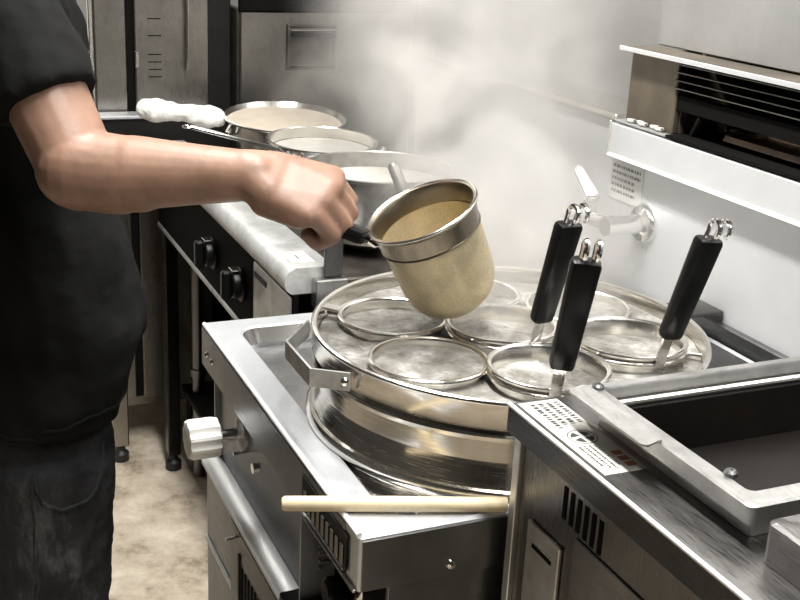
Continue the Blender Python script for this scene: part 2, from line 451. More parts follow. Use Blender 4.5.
# ------------------------------------------------------------------ gas range
t = thing('gas_range', 'steel gas range with rounded front ledge and black knobs left of the boiler', 'range', (-1.05, .2, 0))
pr = [(-.108, .822), (-.116, .828), (-.120, .838), (-.119, .850), (-.113, .860), (-.102, .866), (-.040, .866), (-.034, .862), (-.034, .822)]
b = nb(); extrude_x(b, pr, -1.58, -.53); obj('front_ledge', b, M_range, t, sharp=50)
bx('cooktop', M_grime, t, -1.58, -.53, -.033, .44, .80, .842, .003)
bx('control_panel', M_void, t, -1.58, -.53, -.105, -.095, .665, .8215, .002)
bx('panel_strip', M_range, t, -1.58, -.53, -.108, -.095, .655, .667, .002)
bx('panel_plate', M_range, t, -.745, -.535, -.109, -.1052, .672, .815, .002)
bx('nameplate', M_ink, t, -.735, -.665, -.1105, -.1092, .790, .800, .0004)
bx('shade_shelf', M_blackm, t, -1.56, -.55, -.06, .42, .22, .235, .002)  # black shelf added to make the darkness under the range
bx('shade_back', M_void, t, -1.57, -.54, .43, .438, .10, .80, .001)  # black sheet puts the shade behind the range into colour
for x in (-1.035, -.83):
    b = nb(); lathe(b, [(.001, 0), (.033, 0), (.033, .006), (.027, .009), (.026, .020), (.023, .023), (.001, .023)], 28, (x, -.105, .745), Matrix.Rotation(PI / 2, 3, 'X'))
    k = obj('knob', b, M_black, t)
    bx('grip', M_black, k, x - .009, x + .009, -.146, -.1285, .745 - .028, .745 + .028, .004)
    bx('knob_highlight', M_bright, k, x - .014, x + .014, -.128, -.108, .7735, .7755, .0008)  # bright sliver paints the highlight on top of the black knob
for x, y in ((-1.555, -.085), (-.555, -.085), (-1.555, .40), (-.555, .40)):
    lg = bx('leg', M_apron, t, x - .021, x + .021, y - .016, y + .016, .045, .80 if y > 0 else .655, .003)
    b = nb(); lathe(b, [(.001, .0445), (.012, .0445), (.012, .03), (.021, .022), (.021, .002), (.018, 0), (.001, 0)], 16, (x, y, 0)); obj('foot', b, M_rubber, lg)
for x, y in ((-1.38, .15), (-1.09, .14), (-.75, .13)):
    b = nb(); torus(b, .10, .007, (x, y, .851), 40, 8)
    for a in range(6):
        ca, sa = math.cos(a * PI / 3), math.sin(a * PI / 3)
        tube(b, [(x + ca * .04, y + sa * .04, .852), (x + ca * .125, y + sa * .125, .852)], .006, 6)
    obj('burner_grate', b, M_iron, t)
bx('end_bracket', M_potd, t, -.529, -.505, -.075, -.02, .80, .85, .002)
bx('upright_bracket', M_dark, t, -.522, -.516, -.058, -.026, .8505, .925, .002)
b = nb(); box(b, -.62, -.555, -.100, -.060, .8662, .8668, 0); s = obj('ledge_sticker', b, M_paper, t)
b = nb(); box(b, -.60, -.575, -.082, -.080, .8669, .8671, 0); obj('print', b, M_dark, s)
b = nb(); tube(b, [(-1.5, -.03, .001), (-1.5, -.03, .655)], .0155, 14)
tube(b, [(-1.5, -.03, .10), (-1.5, -.03, .12)], .02, 14); tube(b, [(-1.5, -.03, .28), (-1.5, -.03, .30)], .02, 14)
tag(obj('gas_pipe', b, M_dark, None, (-1.5, -.03, 0)), 'upright grey pipe under the range beside the boiler corner', 'pipe')

# ------------------------------------------------------------------ pans on the range
def vessel(bm, r, h, c, th=.0025, round_=.02, M=None, flare=0, bead=.004):
    rb = r - flare
    pr = [(.001, 0), (rb - round_, 0), (rb - round_ * .3, round_ * .3), (rb, round_), (r, h - bead), (r + bead, h - bead * .5), (r + bead, h + bead * .3), (r, h + bead * .6), (r - th, h),
          (rb - th, round_ + th), (rb - round_ * .3 - th, round_ * .3 + th), (rb - round_ - th, th), (.001, th)]
    lathe(bm, pr, 56, c, M)
Mx = Matrix.Rotation(math.radians(5), 3, 'Y')
t = thing('frying_pan', 'wide pale steel pan at the back of the range with towel wrapped handle', 'pan', (-1.385, .15, .862))
b = nb(); vessel(b, .138, .085, (-1.385, .15, .868), .002, .03, Mx, .03); obj('pan_body', b, M_bright, t)
b = nb(); lathe(b, [(.001, .076), (.131, .076)], 56, (-1.385, .15, .868), Mx); obj('fill_disc', b, plain('pan_reflection', (.62, .54, .44), .25, var=.06), t)  # beige disc paints the reflection of the pan's inner wall
hs = V((-1.395, .02, .950)); he = V((-1.470, -.140, .962))
b = nb(); tube(b, [hs, he], .008, 10); hd = obj('handle', b, M_chrome, t)
b = nb(); tube(b, [(-1.375, .015, .92), (-1.375, .03, .945)], .008, 8); tube(b, [(-1.36, .02, .918), (-1.345, .04, .925)], .006, 8); obj('rivet_lug', b, M_chrome, t)
b = nb()
d = (he - hs)
for i in range(7):
    q0 = hs + d * (.12 + i * .135); q1 = hs + d * (.12 + (i + 1) * .135)
    r0 = (.020, .026, .024, .019, .020, .023, .027)[i]
    hull(b, [(q0 + V((0, random.uniform(-.004, .004), random.uniform(-.003, .004))), r0), (q1, (.026, .024, .019, .020, .023, .027, .022)[i])], 12)
b = fused(b, .004, 2, (.02, .008))
tag(obj('towel', b, M_towel, None, he), 'white towel rolled round the handle of the far pan', 'towel')
t = thing('saucepan', 'middle steel saucepan on the range with a long thin handle', 'pan', (-1.10, .142, .862))
b = nb(); vessel(b, .113, .082, (-1.10, .142, .8735), .002, .015, Matrix.Rotation(math.radians(3), 3, 'Y')); obj('pan_body', b, M_bright, t)
b = nb(); lathe(b, [(.001, .06), (.109, .06)], 48, (-1.10, .142, .8735), Matrix.Rotation(math.radians(3), 3, 'Y')); obj('fill_disc', b, plain('grey_broth', (.5, .48, .44), .2, var=.08), t)
b = nb(); tube(b, [(-1.03, .055, .938), (-1.06, .02, .95), (-1.19, -.11, .972), (-1.193, -.113, .972)], [.006, .007, .008, .004], 10, flat=(.6, 1)); hd = obj('handle', b, M_chrome, t)
b = nb(); torus(b, .009, .003, (-1.198, -.118, .972), 16, 6); obj('hanging_ring', b, M_chrome, hd)
b = nb(); tube(b, [(-1.02, .075, .925), (-1.005, .05, .935), (-1.03, .045, .944)], .006, 8); obj('handle_socket', b, M_chrome, t)
b = nb(); tube(b, spline([(-1.005, .20, .915), (-.985, .215, .935), (-.99, .235, .955), (-1.01, .245, .94)]), .005, 8); obj('helper_handle', b, M_chrome, t)
t = thing('stock_pot', 'nearest and largest steel pot on the range, half hidden by the fist', 'pot', (-.725, .118, .862))
b = nb(); vessel(b, .132, .118, (-.725, .118, .862), .002, .018); obj('pot_body', b, M_potd, t)
b = nb(); lathe(b, [(.001, .09), (.129, .09)], 48, (-.725, .118, .862)); obj('fill_disc', b, plain('pale_broth', (.6, .58, .53), .2, var=.08), t)
t = thing('ladle', 'grey ladle leaning with its rounded handle end on the nearest range pot', 'ladle', (-.56, .14, .862))
LA, LB = V((-.595, .086, 1.0165)), V((-.566, .139, .885))
b = nb(); tube(b, [LA, LA.lerp(LB, .03), LA.lerp(LB, .5), LB], [.007, .0105, .0115, .008], 12, flat=(.7, 1)); obj('shaft', b, M_potd, t)
b = nb(); lathe(b, [(.001, -.016), (.012, -.014), (.022, -.006), (.026, .006), (.0245, .006), (.020, -.005), (.001, -.013)], 24, (-.556, .150, .879)); obj('bowl', b, M_potd, t)

# ------------------------------------------------------------------ noodle boiler cabinet
X0, X1, Y0, Y1, Z = -.462, .192, -.271, .46, .815
t = thing('noodle_boiler', 'low steel noodle boiler cabinet with a drip basin round its pot', 'boiler', (-.13, .1, 0))
b = nb()
ix0, ix1, iy0, iy1 = -.425, .166, -.226, .452
loops(b, [rr(X0 + .002, X1 - .002, Y0 + .002, Y1, .004, Z - .068), rr(X0, X1, Y0, Y1, .004, Z - .066), rr(X0, X1, Y0, Y1, .004, Z - .004), rr(X0 + .003, X1 - .003, Y0 + .003, Y1 - .003, .004, Z),
          rr(ix0 - .003, ix1 + .003, iy0 - .003, iy1 + .003, .033, Z), rr(ix0, ix1, iy0, iy1, .03, Z - .003)], True)
obj('deck', b, M_deck, t)
b = nb()
loops(b, [rr(ix0 + .0002, ix1 - .0002, iy0 + .0002, iy1 - .0002, .03, Z - .0032), rr(ix0 + .006, ix1 - .006, iy0 + .006, iy1 - .006, .03, Z - .026),
          rr(ix0 + .012, ix1 - .012, iy0 + .012, iy1 - .012, .028, Z - .030)], True, False, True)
obj('basin', b, M_basin, t)
b = nb(); tube(b, [(X0 + .004, Y0 + .0015, Z - .0015), (X1 - .004, Y0 + .0015, Z - .0015)], .0034, 10); obj('front_edge', b, M_edge, t)  # bright tube paints the highlight along the deck's front edge
bx('front_skirt', M_front, t, X0 + .001, X1 - .04, Y0 - .0016, Y0 - .0002, Z - .066, Z - .006, .0006)
bx('side_skirt', M_dark, t, X1 + .0002, X1 + .0016, Y0 + .003, Y1 - .01, Z - .066, Z - .006, .0006)
b = nb(); lathe(b, [(.001, .004), (.005, .003), (.006, 0)], 12, (X1 + .0016, -.166, .763), Matrix.Rotation(PI / 2, 3, 'Y')); obj('screw', b, M_chrome, t)
# upper recessed band of the cabinet
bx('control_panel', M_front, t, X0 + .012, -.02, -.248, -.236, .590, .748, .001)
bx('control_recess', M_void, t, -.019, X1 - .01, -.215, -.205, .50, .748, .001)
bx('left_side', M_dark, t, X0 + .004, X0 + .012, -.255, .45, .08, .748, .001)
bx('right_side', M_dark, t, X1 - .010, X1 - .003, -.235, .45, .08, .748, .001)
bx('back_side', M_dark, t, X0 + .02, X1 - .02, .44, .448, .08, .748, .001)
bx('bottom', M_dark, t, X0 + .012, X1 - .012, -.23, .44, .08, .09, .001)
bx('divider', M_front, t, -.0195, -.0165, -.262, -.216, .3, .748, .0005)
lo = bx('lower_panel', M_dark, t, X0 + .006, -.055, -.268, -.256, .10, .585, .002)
b = nb(); extrude_x(b, [(-.276, .582), (-.276, .588), (-.265, .596), (-.2485, .597), (-.2485, .5855), (-.27, .5855), (-.27, .582)], X0 + .004, -.055); obj('panel_rim', b, M_edge, lo)
bx('rim_end', M_black, lo, -.0545, .01, -.276, -.2165, .50, .598, .002)
bx('seam_strip', M_edge, lo, X0 + .006, -.30, -.2715, -.2682, .446, .455, .0008)
dr = bx('door', M_dark, lo, -.295, -.06, -.2735, -.2685, .12, .575, .002)
bx('seam_strip', M_edge, lo, -.292, -.062, -.2765, -.2737, .425, .434, .0008)
for k in range(7):
    bx('vent_slot', M_void, dr, -.235 + k * .016, -.228 + k * .016, -.2745, -.2736, .455, .525, .0002)
bx('vent_frame', M_blackm, dr, -.25, -.243, -.2755, -.2736, .445, .54, .0004)
b = nb(); tube(b, [(-.26, -.268, .56), (-.26, -.29, .56)], .003, 8); obj('pin', b, M_chrome, dr)
# skirt louvres by the right front corner
sk = bx('skirt_grille', M_blackm, t, .02, .165, Y0 - .0035, Y0 - .0017, .757, .800, .0005)
for k in range(9):
    bx('grille_bar', M_cab, sk, .03 + k * .015, .038 + k * .015, Y0 - .0055, Y0 - .0037, .762, .786, .0005)
bx('skirt_lip', M_bright, t, .02, .188, Y0 - .004, Y0 - .0004, .7465, .7505, .0006)
# valve knob, white
KX, KZ = -.318, .694
b = nb(); tube(b, [(KX, -.2475, KZ), (KX, -.285, KZ)], .009, 12); obj('valve_stem', b, M_chrome, t)
b = nb(); lathe(b, [(.001, 0), (.024, 0), (.026, .004), (.026, .006), (.014, .010), (.001, .010)], 24, (KX, -.2475, KZ), Matrix.Rotation(PI / 2, 3, 'X')); obj('valve_collar', b, M_range, t)
b = nb()
ls = []
for r, z in ((.020, 0), (.028, .003), (.0295, .01), (.0295, .042), (.027, .047), (.018, .049)):
    ls.append([V((KX + (r - (.0028 if i % 4 < 2 else 0)) * math.cos(2 * PI * i / 40), -.283 - z, KZ + (r - (.0028 if i % 4 < 2 else 0)) * math.sin(2 * PI * i / 40))) for i in range(40)])
loops(b, ls, True, True, True); k = obj('valve_knob', b, M_white, t, sharp=25, label='white fluted valve knob')
b = nb(); tube(b, [(-.30, -.2475, .672), (-.30, -.268, .672)], .003, 8); obj('panel_pin', b, M_chrome, t); b = nb(); tube(b, [(-.255, -.2482, .668), (-.255, -.253, .668)], .008, 10); obj('panel_bolt', b, M_chrome, t)
for x in (-.43, -.40):
    b = nb(); lathe(b, [(.001, .003), (.004, .002), (.005, 0)], 10, (x, Y0 - .0016, .775), Matrix.Rotation(PI / 2, 3, 'X')); obj('rivet', b, M_chrome, t)
# control recess: coil, red valve part and black gas knob
b = nb(); tube(b, [(.0 + .002 + .011 * math.cos(i * .7) * 0 , -.235 + .010 * math.cos(i * .7), .735 - i * .0011) for i in range(70)], .002, 6); obj('coil', b, M_dark, t)
b = nb(); tube(b, [(.03, -.2145, .70), (.03, -.235, .70)], [.010, .008], 10); obj('igniter', b, M_red, t, label='reddish igniter')
b = nb(); lathe(b, [(.001, 0), (.022, 0), (.022, .006), (.015, .010), (.001, .010)], 24, (.065, -.2152, .668), Matrix.Rotation(PI / 2, 3, 'X')); obj('knob_collar', b, M_chrome, t)
b = nb(); lathe(b, [(.001, .0), (.015, 0), (.017, .004), (.017, .030), (.013, .034), (.001, .034)], 24, (.065, -.226, .668), Matrix.Rotation(PI / 2, 3, 'X')); obj('gas_knob', b, M_black, t)
for x, y in ((X0 + .05, -.2), (X1 - .05, -.2), (X0 + .05, .38), (X1 - .05, .38)):
    b = nb(); tube(b, [(x, y, .08), (x, y, .0)], [.016, .020], 12); obj('foot', b, M_rubber, t)
# rolling stick across the deck corner
b = nb(); a, c = V((.150, -.334, Z + .0085)), V((.205, -.13, Z + .0085))
a = V((.117, -.330, Z + .0088)); c = V((.195, -.104, Z + .0088))
tube(b, [a, a + (c - a) * .012, a + (c - a) * .5, c], [.006, .0080, .0086, .0080], 14)
tag(obj('wooden_stick', b, M_wood, None, a), 'pale round wooden stick lying across the boiler front corner', 'stick')

# ------------------------------------------------------------------ pot
PC = V((-.04, .016, 0)); R = .2435; ZR = .93; ZB = Z - .030
t = thing('noodle_pot', 'big round steel boiling pot ringed with bands on the boiler', 'pot', (PC.x, PC.y, ZB))
b = nb(); lathe(b, [(R, .9005), (R + .002, .902), (R + .002, .926), (R + .004, .929), (R + .004, .932), (R + .001, .934), (R - .003, .932), (R - .004, .926), (R - .004, .86), (.001, .86)], 128, PC); rb = obj('rim_band', b, M_pot, t)
b = nb(); torus(b, R + .001, .0035, PC + V((0, 0, .931)), 128, 8); obj('rim_bead', b, M_bright, rb)
b = nb(); lathe(b, [(R - .012, .9002), (R - .012, .8955), (R + .001, .895), (R + .003, .892), (R + .002, .887), (R - .004, .884), (R - .008, .876), (R - .008, .858), (R - .005, .842), (R - .001, .832), (R, .829)], 128, PC); obj('drum', b, M_pot, t)
b = nb(); lathe(b, [(R, .8288), (R + .005, .828), (R + .0085, .823), (R + .0085, .817), (R + .005, .812), (R + .002, .811)], 128, PC); obj('bead_ring', b, M_bright, t)
b = nb(); lathe(b, [(R + .002, .8108), (R + .003, .809), (R + .004, ZB + .006), (R + .0065, ZB + .0005)], 128, PC); obj('base_ring', b, M_pot, t)
br = [V((.032, -.224, .914)), V((.006, -.262, .914)), V((-.083, -.262, .914)), V((-.145, -.213, .914))]
b = nb(); strip(b, br, .022, .003); h = obj('side_handle', b, M_range, t)
for p_ in ((.028, -.229, .914),):
    b = nb(); bmesh.ops.create_uvsphere(b, u_segments=12, v_segments=8, radius=.006)
    for v in b.verts: v.co += V(p_)
    obj('rivet', b, M_bright, h)
# water
b = nb()
import mathutils
rings = 46; seg = 128; prev = None
ctr = b.verts.new(PC + V((0, 0, .912)))
for k in range(1, rings + 1):
    r = (R - .0045) * k / rings
    row = []
    for i in range(seg):
        a = 2 * PI * i / seg; q = V((PC.x + r * math.cos(a), PC.y + r * math.sin(a), 0))
        n1 = mathutils.noise.noise(q * 14); n2 = mathutils.noise.noise(q * 38 + V((3, 1, 7))); n3 = mathutils.noise.noise(q * 80)
        row.append(b.verts.new(q + V((0, 0, .9125 + .0035 * n1 + .003 * max(0, n2) + .0012 * n3))))
    for i in range(seg):
        j = (i + 1) % seg
        if prev is None: b.faces.new((ctr, row[i], row[j]))
        else: b.faces.new((prev[i], row[i], row[j], prev[j]))
    prev = row
tag(obj('boiling_water', b, M_water, None, PC + V((0, 0, .912)), sharp=180), 'frothy boiling water filling the big pot', 'water', kind='stuff')
# ring rack
ang0 = math.radians(-67)
CEN = [V(q) for q in ((-.048, .010, 0), (.019, -.121, 0), (.096, -.006, 0), (.043, .139, 0), (-.099, .154, 0), (-.189, .034, 0), (-.130, -.104, 0))]
t = thing('basket_rack', 'steel rack of seven round basket holders set in the pot', 'rack', (PC.x, PC.y, .92))
for k, c in enumerate(CEN):
    b = nb(); torus(b, .0685, .0036, c + V((0, 0, .9235)), 64, 10)
    lathe(b, [(.0665, .9225), (.0665, .902), (.0655, .902), (.0655, .9225)], 64, c, wrap=True)
    obj('ring', b, M_bright, t)
for k in range(6):
    p0 = CEN[k + 1]; p1 = CEN[1 + (k + 1) % 6]; dd = (p1 - p0).normalized(); g0 = (CEN[k + 1] - CEN[0]).normalized()
    q = p0 + (p0 - PC).normalized() * .069; h_ = V((0, 0, .919))
    for a, c in ((p0 + dd * .068, p1 - dd * .068), (CEN[0] + g0 * .068, p0 - g0 * .068), (q, PC + (p0 - PC).normalized() * .2375)):
        b = nb(); tube(b, [a + h_, c + h_], .003, 8); obj('link_bar', b, M_bright, t)
bq = CEN[6]
td = V((-.55, -.83, 0)).normalized()
b = nb(); strip(b, [bq + td * .070 + V((0, 0, .926)), bq + td * .093 + V((0, 0, .929))], .016, .003, (td.y, -td.x, 0)); obj('tab', b, M_bright, t)

# ------------------------------------------------------------------ noodle baskets
def basket(name, label, M, tvec, deep=.15, mm=None, grip_len=.135, gshift=0, hooks=True, rm=None):
    """M: 4x4 placing the rim plane; attach at local +X; tvec: handle direction in local space"""
    loc = M @ V((0, 0, 0))
    t = thing(name, label, 'strainer basket', loc, 'noodle strainer baskets')
    R3 = M.to_3x3()
    mm = mm or M_mesh
    def put(bm):
        for v in bm.verts: v.co = M @ v.co
        return bm
    b = nb(); lathe(b, [(.0622, -.026), (.0636, -.026), (.0668, -.002), (.0705, .001), (.0715, .004), (.0695, .0058), (.0660, .0045), (.0640, .001)], 72, wrap=True); obj('rim', put(b), rm or M_bright, t)
    b = nb()
    pr = [(.0626, -.022), (.0628, -.024)]
    for k in range(1, 15):
        s = k / 14
        pr.append((.0628 * (1 - .10 * s) * (1 - max(0, (s - .5) / .5) ** 2.6) ** .5 + .0005, -.024 - (deep - .024) * s))
    inner = [(max(r - .0012, .0003), z + .0012) for r, z in reversed(pr)]
    lathe(b, pr + inner, 72, wrap=True); obj('mesh_bag', put(b), mm, t)
    b = nb(); torus(b, .0634, .0014, (0, 0, -.0275), 64, 8); obj('bag_wire', put(b), rm or M_bright, t)
    b = nb(); torus(b, .0700, .0020, (0, 0, .0045), 72, 8); obj('lip', put(b), M_bright, t)
    d = V(tvec).normalized(); side = V((0, 1, 0)); w = side - d * side.dot(d); w.normalize(); nn = d.cross(w)
    a = V((.071, 0, .001))
    b = nb(); strip(b, [a + V((-.004, 0, -.012)), a + V((.0015, 0, -.002)), a + d * .020, a + d * (.045 + gshift)], .013, .003, w); obj('tang', put(b), M_chrome, t)
    s0, s1 = .034 + gshift, .034 + gshift + grip_len
    b = nb(); box(b, -.0155, .0155, -.010, .010, s0, s1, .006, None, 2)
    for v in b.verts:
        q = (v.co.z - s0) / (s1 - s0); sc = .88 + .16 * q
        v.co = a + w * (v.co.x * sc) + nn * (v.co.y * sc) + d * v.co.z
    g = obj('grip', put(b), M_black, t)
    if hooks:
        for sgn in (-1, 1):
            b = nb(); e = a + d * s1 + w * (.0065 * sgn)
            pts = [e - d * .004, e + d * .010 - nn * .001]
            for k in range(9):
                q = PI - k / 8 * PI * 1.25
                pts.append(e + d * (.016 + .0095 * math.sin(q)) + nn * (-.0095 - .0095 * math.cos(q)) * -1 * -1)
            tube(b, pts, .0030, 8); obj('hook', put(b), M_chrome, g)
    return t
def flat(c, ang, z=.9285):
    return Matrix.Translation(V((c.x, c.y, z))) @ Matrix.Rotation(ang, 4, 'Z')
# front right, centre and right hand holders carry baskets
basket('noodle_basket', 'noodle strainer with the front black handle, nearest in the pot', flat(CEN[2], math.radians(-25)), (.22, .09, 1))
basket('noodle_basket', 'noodle strainer in the middle of the pot with the left upright black handle', flat(CEN[0], math.radians(5)), (.26, .02, 1))
basket('noodle_basket', 'noodle strainer by the wall, its black handle leaning right', flat(CEN[3], math.radians(-4)), (.26, .10, 1))
# the held one
n_ = V((.024, -.439, .898)).normalized(); r_ = V((-.097, -.895, -.435)); r_ = (r_ - n_ * r_.dot(n_)).normalized(); y_ = n_.cross(r_)
HC = V((-.0826, -.0917, 1.0714))
MH = Matrix((( r_.x, y_.x, n_.x, HC.x), (r_.y, y_.y, n_.y, HC.y), (r_.z, y_.z, n_.z, HC.z), (0, 0, 0, 1)))
hA = HC + r_ * .0716; hE = V((-.1821, -.2316, 1.0616)); hd_ = MH.to_3x3().transposed() @ (hE - hA)
basket('noodle_basket', 'deep golden noodle strainer tilted in the hand above the pot', MH, hd_, .143, M_meshh, .115, -.028, False, M_bronze)

# ------------------------------------------------------------------ gyoza griddle
GX0, GX1, GY, GZ = .207, 1.0, -.118, .949
t = thing('gyoza_griddle', 'dark steel griddle machine with a warning sticker in the right foreground', 'griddle', (.6, .15, 0))
b = nb(); hole = (.276, .501, -.056, .385)
loops(b, [rr(GX0, GX1, GY, .40, .002, GZ - .004), rr(GX0, GX1, GY, .40, .002, GZ - .0005), rr(GX0 + .0005, GX1 - .0005, GY + .0005, .3995, .002, GZ), rr(*hole, .004, GZ), rr(*hole, .004, GZ - .004)], True, wrap=True)
obj('top_sheet', b, M_top, t)
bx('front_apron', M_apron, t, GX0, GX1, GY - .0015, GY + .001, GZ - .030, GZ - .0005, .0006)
b = nb(); tube(b, [(GX0, GY - .0005, GZ - .0005), (GX1, GY - .0005, GZ - .0005)], .0024, 10); obj('front_edge', b, M_edge, t)  # pale tube paints the line of light on the front roll
bx('side_apron', M_dark, t, GX0 - .001, GX0 + .001, GY + .002, .40, GZ - .030, GZ - .0045, .0005)
bx('cabinet_body', M_gyo, t, GX0 + .018, GX1, GY + .012, .39, .10, GZ - .040, .001)
bx('upper_front', M_gyo, t, GX0 + .018, GX1, GY + .012, GY + .018, GZ - .0399, GZ - .0045, .0005)
bx('corner_post', M_lid, t, GX0 + .005, GX0 + .0175, GY + .006, .39, .10, GZ - .031, .001)
for k in range(6):
    bx('vent_slot', M_void, t, .304 + k * .0125, .3105 + k * .0125, GY + .0112, GY + .0118, .868 - k * .0006, .903 - k * .0006, .0002)
bx('panel_seam', M_void, t, GX0 + .018, GX1, GY + .0108, GY + .0118, .9005 + .012, .9135, .0002)
sp = bx('switch_plate', M_lid, t, .250, .312, GY + .0075, GY + .0118, .70, .838, .001)
for z_, h_ in ((.812, .005), (.70, .02)):
    bx('slot', M_void, sp, .262 if h_ < .01 else .255, .30 if h_ < .01 else .285, GY + .0070, GY + .0074, z_, z_ + h_, .0001)
bx('slot_highlight', M_bright, sp, .283, .300, GY + .0069, GY + .0073, .818, .8205, .0001)
bx('door_panel', M_dark, t, .332, GX1, GY + .0095, GY + .0118, .20, .862, .0008)
for x, y in ((.26, -.06), (.9, -.06), (.26, .33), (.9, .33)):
    b = nb(); tube(b, [(x, y, .10), (x, y, 0)], [.018, .022], 12); obj('foot', b, M_rubber, t)
# warning sticker with fan picture
SX0, SX1, SY0, SY1 = .212, .374, -.112, -.066
st = thing('warning_sticker', 'long white warning sticker with a fan picture on the griddle top', 'sticker', (.29, -.09, GZ))
bx('sheet', M_paper, st, SX0, SX1, SY0, SY1, GZ + .0002, GZ + .0007, 0)
b = nb(); zt = GZ + .0007
print_rows(b, V((.219, SY0 + .006, zt)), V((1, 0, 0)), V((0, 1, 0)), .062, .036, 4, 5, .8, gap=.55, dl=(.03, .07), gp=(.02, .05))
obj('print', b, M_ink, st); b = nb()
print_rows(b, V((.318, SY0 + .004, zt)), V((1, 0, 0)), V((0, 1, 0)), .050, .022, 4, 8, .75, gap=.4, dl=(.02, .06), gp=(.02, .04))
obj('print', b, M_ink, st)
b = nb(); fc = V((.299, -.089, zt + .0002))
for k in range(4):
    a0 = k * PI / 2 + .3
    pts = [fc + V((.003 * math.cos(a0), .003 * math.sin(a0), 0))] + [fc + V((.0115 * math.cos(a0 + q), .0115 * math.sin(a0 + q), 0)) for q in (0.1, .3, .55, .8, 1.0, 1.15)]
    b.faces.new([b.verts.new(p_) for p_ in pts])
lathe(b, [(.0150, 0), (.0140, 0)], 40, fc)
obj('fan_picture', b, M_ink, st)
b = nb()
for k in range(3):
    x = .334 + k * .0115; box(b, x, x + .008, -.081, -.071, zt + .0001, zt + .0003, 0)
obj('red_marks', b, M_red, st)
# griddle well and frame
b = nb()
wx0, wx1, wy0, wy1, wz = .262, .515, -.072, .40, .986
loops(b, [rr(wx0 + .012, wx1 - .012, wy0 + .014, wy1, .006, GZ + .0005), rr(wx0 + .012, wx1 - .012, wy0 + .014, wy1, .006, wz - .018)], True)
pn = obj('pan_riser', b, M_lid, t)
b = nb()
loops(b, [rr(wx0, wx1, wy0, wy1, .008, wz - .017), rr(wx0, wx1, wy0, wy1, .008, wz - .002), rr(wx0 + .002, wx1 - .002, wy0 + .002, wy1 - .002, .008, wz), rr(wx0 + .010, wx1 - .020, wy0 + .016, wy1 - .02, .008, wz),
          rr(wx0 + .012, wx1 - .022, wy0 + .018, wy1 - .022, .008, wz - .003), rr(wx0 + .014, wx1 - .022, wy0 + .018, wy1 - .022, .008, wz - .012)], True)
fr = obj('pan_frame', b, M_lid, t)
b = nb()
loops(b, [rr(wx0 + .0145, wx1 - .0222, wy0 + .0182, wy1 - .0222, .008, wz - .012), rr(wx0 + .034, wx1 - .03, wy0 + .02, wy1 - .0222, .006, wz - .013), rr(wx0 + .036, wx1 - .032, wy0 + .022, wy1 - .0222, .006, wz - .015),
          rr(wx0 + .038, wx1 - .034, wy0 + .024, wy1 - .03, .006, wz - .068)], True, False, True)
wl = obj('pan_well', b, M_well, t)
b = nb(); tube(b, [(wx0 + .0325, wy0 + .022, wz - .0095), (wx0 + .0325, wy1 - .03, wz - .0095)], .003, 8); obj('hinge_rod', b, M_bright, fr)
b = nb(); tube(b, [(wx0 + .0265, wy0 + .022, wz - .0105), (wx0 + .0265, wy1 - .03, wz - .0105)], .002, 8); obj('hinge_wire', b, M_lid, fr)
b = nb()
loops(b, [rr(wx0 + .004, wx0 + .132, wy0 - .018, wy0 + .0045, .006, wz + .0002), rr(wx0 + .004, wx0 + .132, wy0 - .018, wy0 + .0045, .006, wz + .0022)], True, True, True)
for v in b.verts:
    if v.co.y < wy0 - .010: v.co.z -= .003
obj('lift_tab', b, M_lid, fr)
for x, y in ((wx0 + .012, wy0 + .012), (wx1 - .05, wy0 + .020)):
    b = nb(); lathe(b, [(.006, wz), (.006, wz + .003), (.004, wz + .005), (.001, wz + .0052)], 12, (x, y, 0)); obj('screw', b, M_dark, fr)
t2 = thing('griddle_lid', 'second steel lid frame at the right edge of the griddle', 'lid', (.75, .1, GZ))
b = nb()
loops(b, [rr(.533, .95, -.072, .39, .008, GZ + .0006), rr(.533, .95, -.072, .39, .008, GZ + .034), rr(.536, .947, -.069, .387, .008, GZ + .0365), rr(.57, .92, -.04, .36, .008, GZ + .0365)], True)
obj('frame', b, M_top, t2)
b = nb(); loops(b, [rr(.5702, .9198, -.0398, .3598, .008, GZ + .036), rr(.575, .915, -.035, .355, .008, GZ + .008)], True, False, True); obj('well', b, M_well, t2)

# ------------------------------------------------------------------ the cook
SH = V((-.412, -.552, 1.335)); EL = V((-.264, -.468, 1.100)); WR = V((-.158, -.279, 1.110)); KN = V((-.094, -.200, 1.094))
uu = V((.464, .86, -.21)).normalized(); vv = V((.697, -.502, -.512)); vv = (vv - uu * vv.dot(uu)).normalized(); bb = -uu.cross(vv)
if bb.z < 0: bb = -bb
BX = -.585; BY = -.535
b = nb()
# trunk, hips, neck
hull(b, [((BX + .01, BY, .92), (.125, .080, .09)), ((BX, BY + .005, 1.08), (.122, .080, .08))])
hull(b, [((BX, BY + .005, 1.08), (.122, .080, .08)), ((BX, BY, 1.25), (.145, .090, .09))])
hull(b, [((BX, BY, 1.25), (.145, .090, .09)), ((BX - .13, BY, 1.34), (.05, .05, .045)), ((BX + .13, BY, 1.34), (.05, .05, .045)), ((BX, BY - .01, 1.385), (.06, .055, .03))])
hull(b, [((BX, BY - .005, 1.37), .055), ((BX, BY + .025, 1.47), .052)])
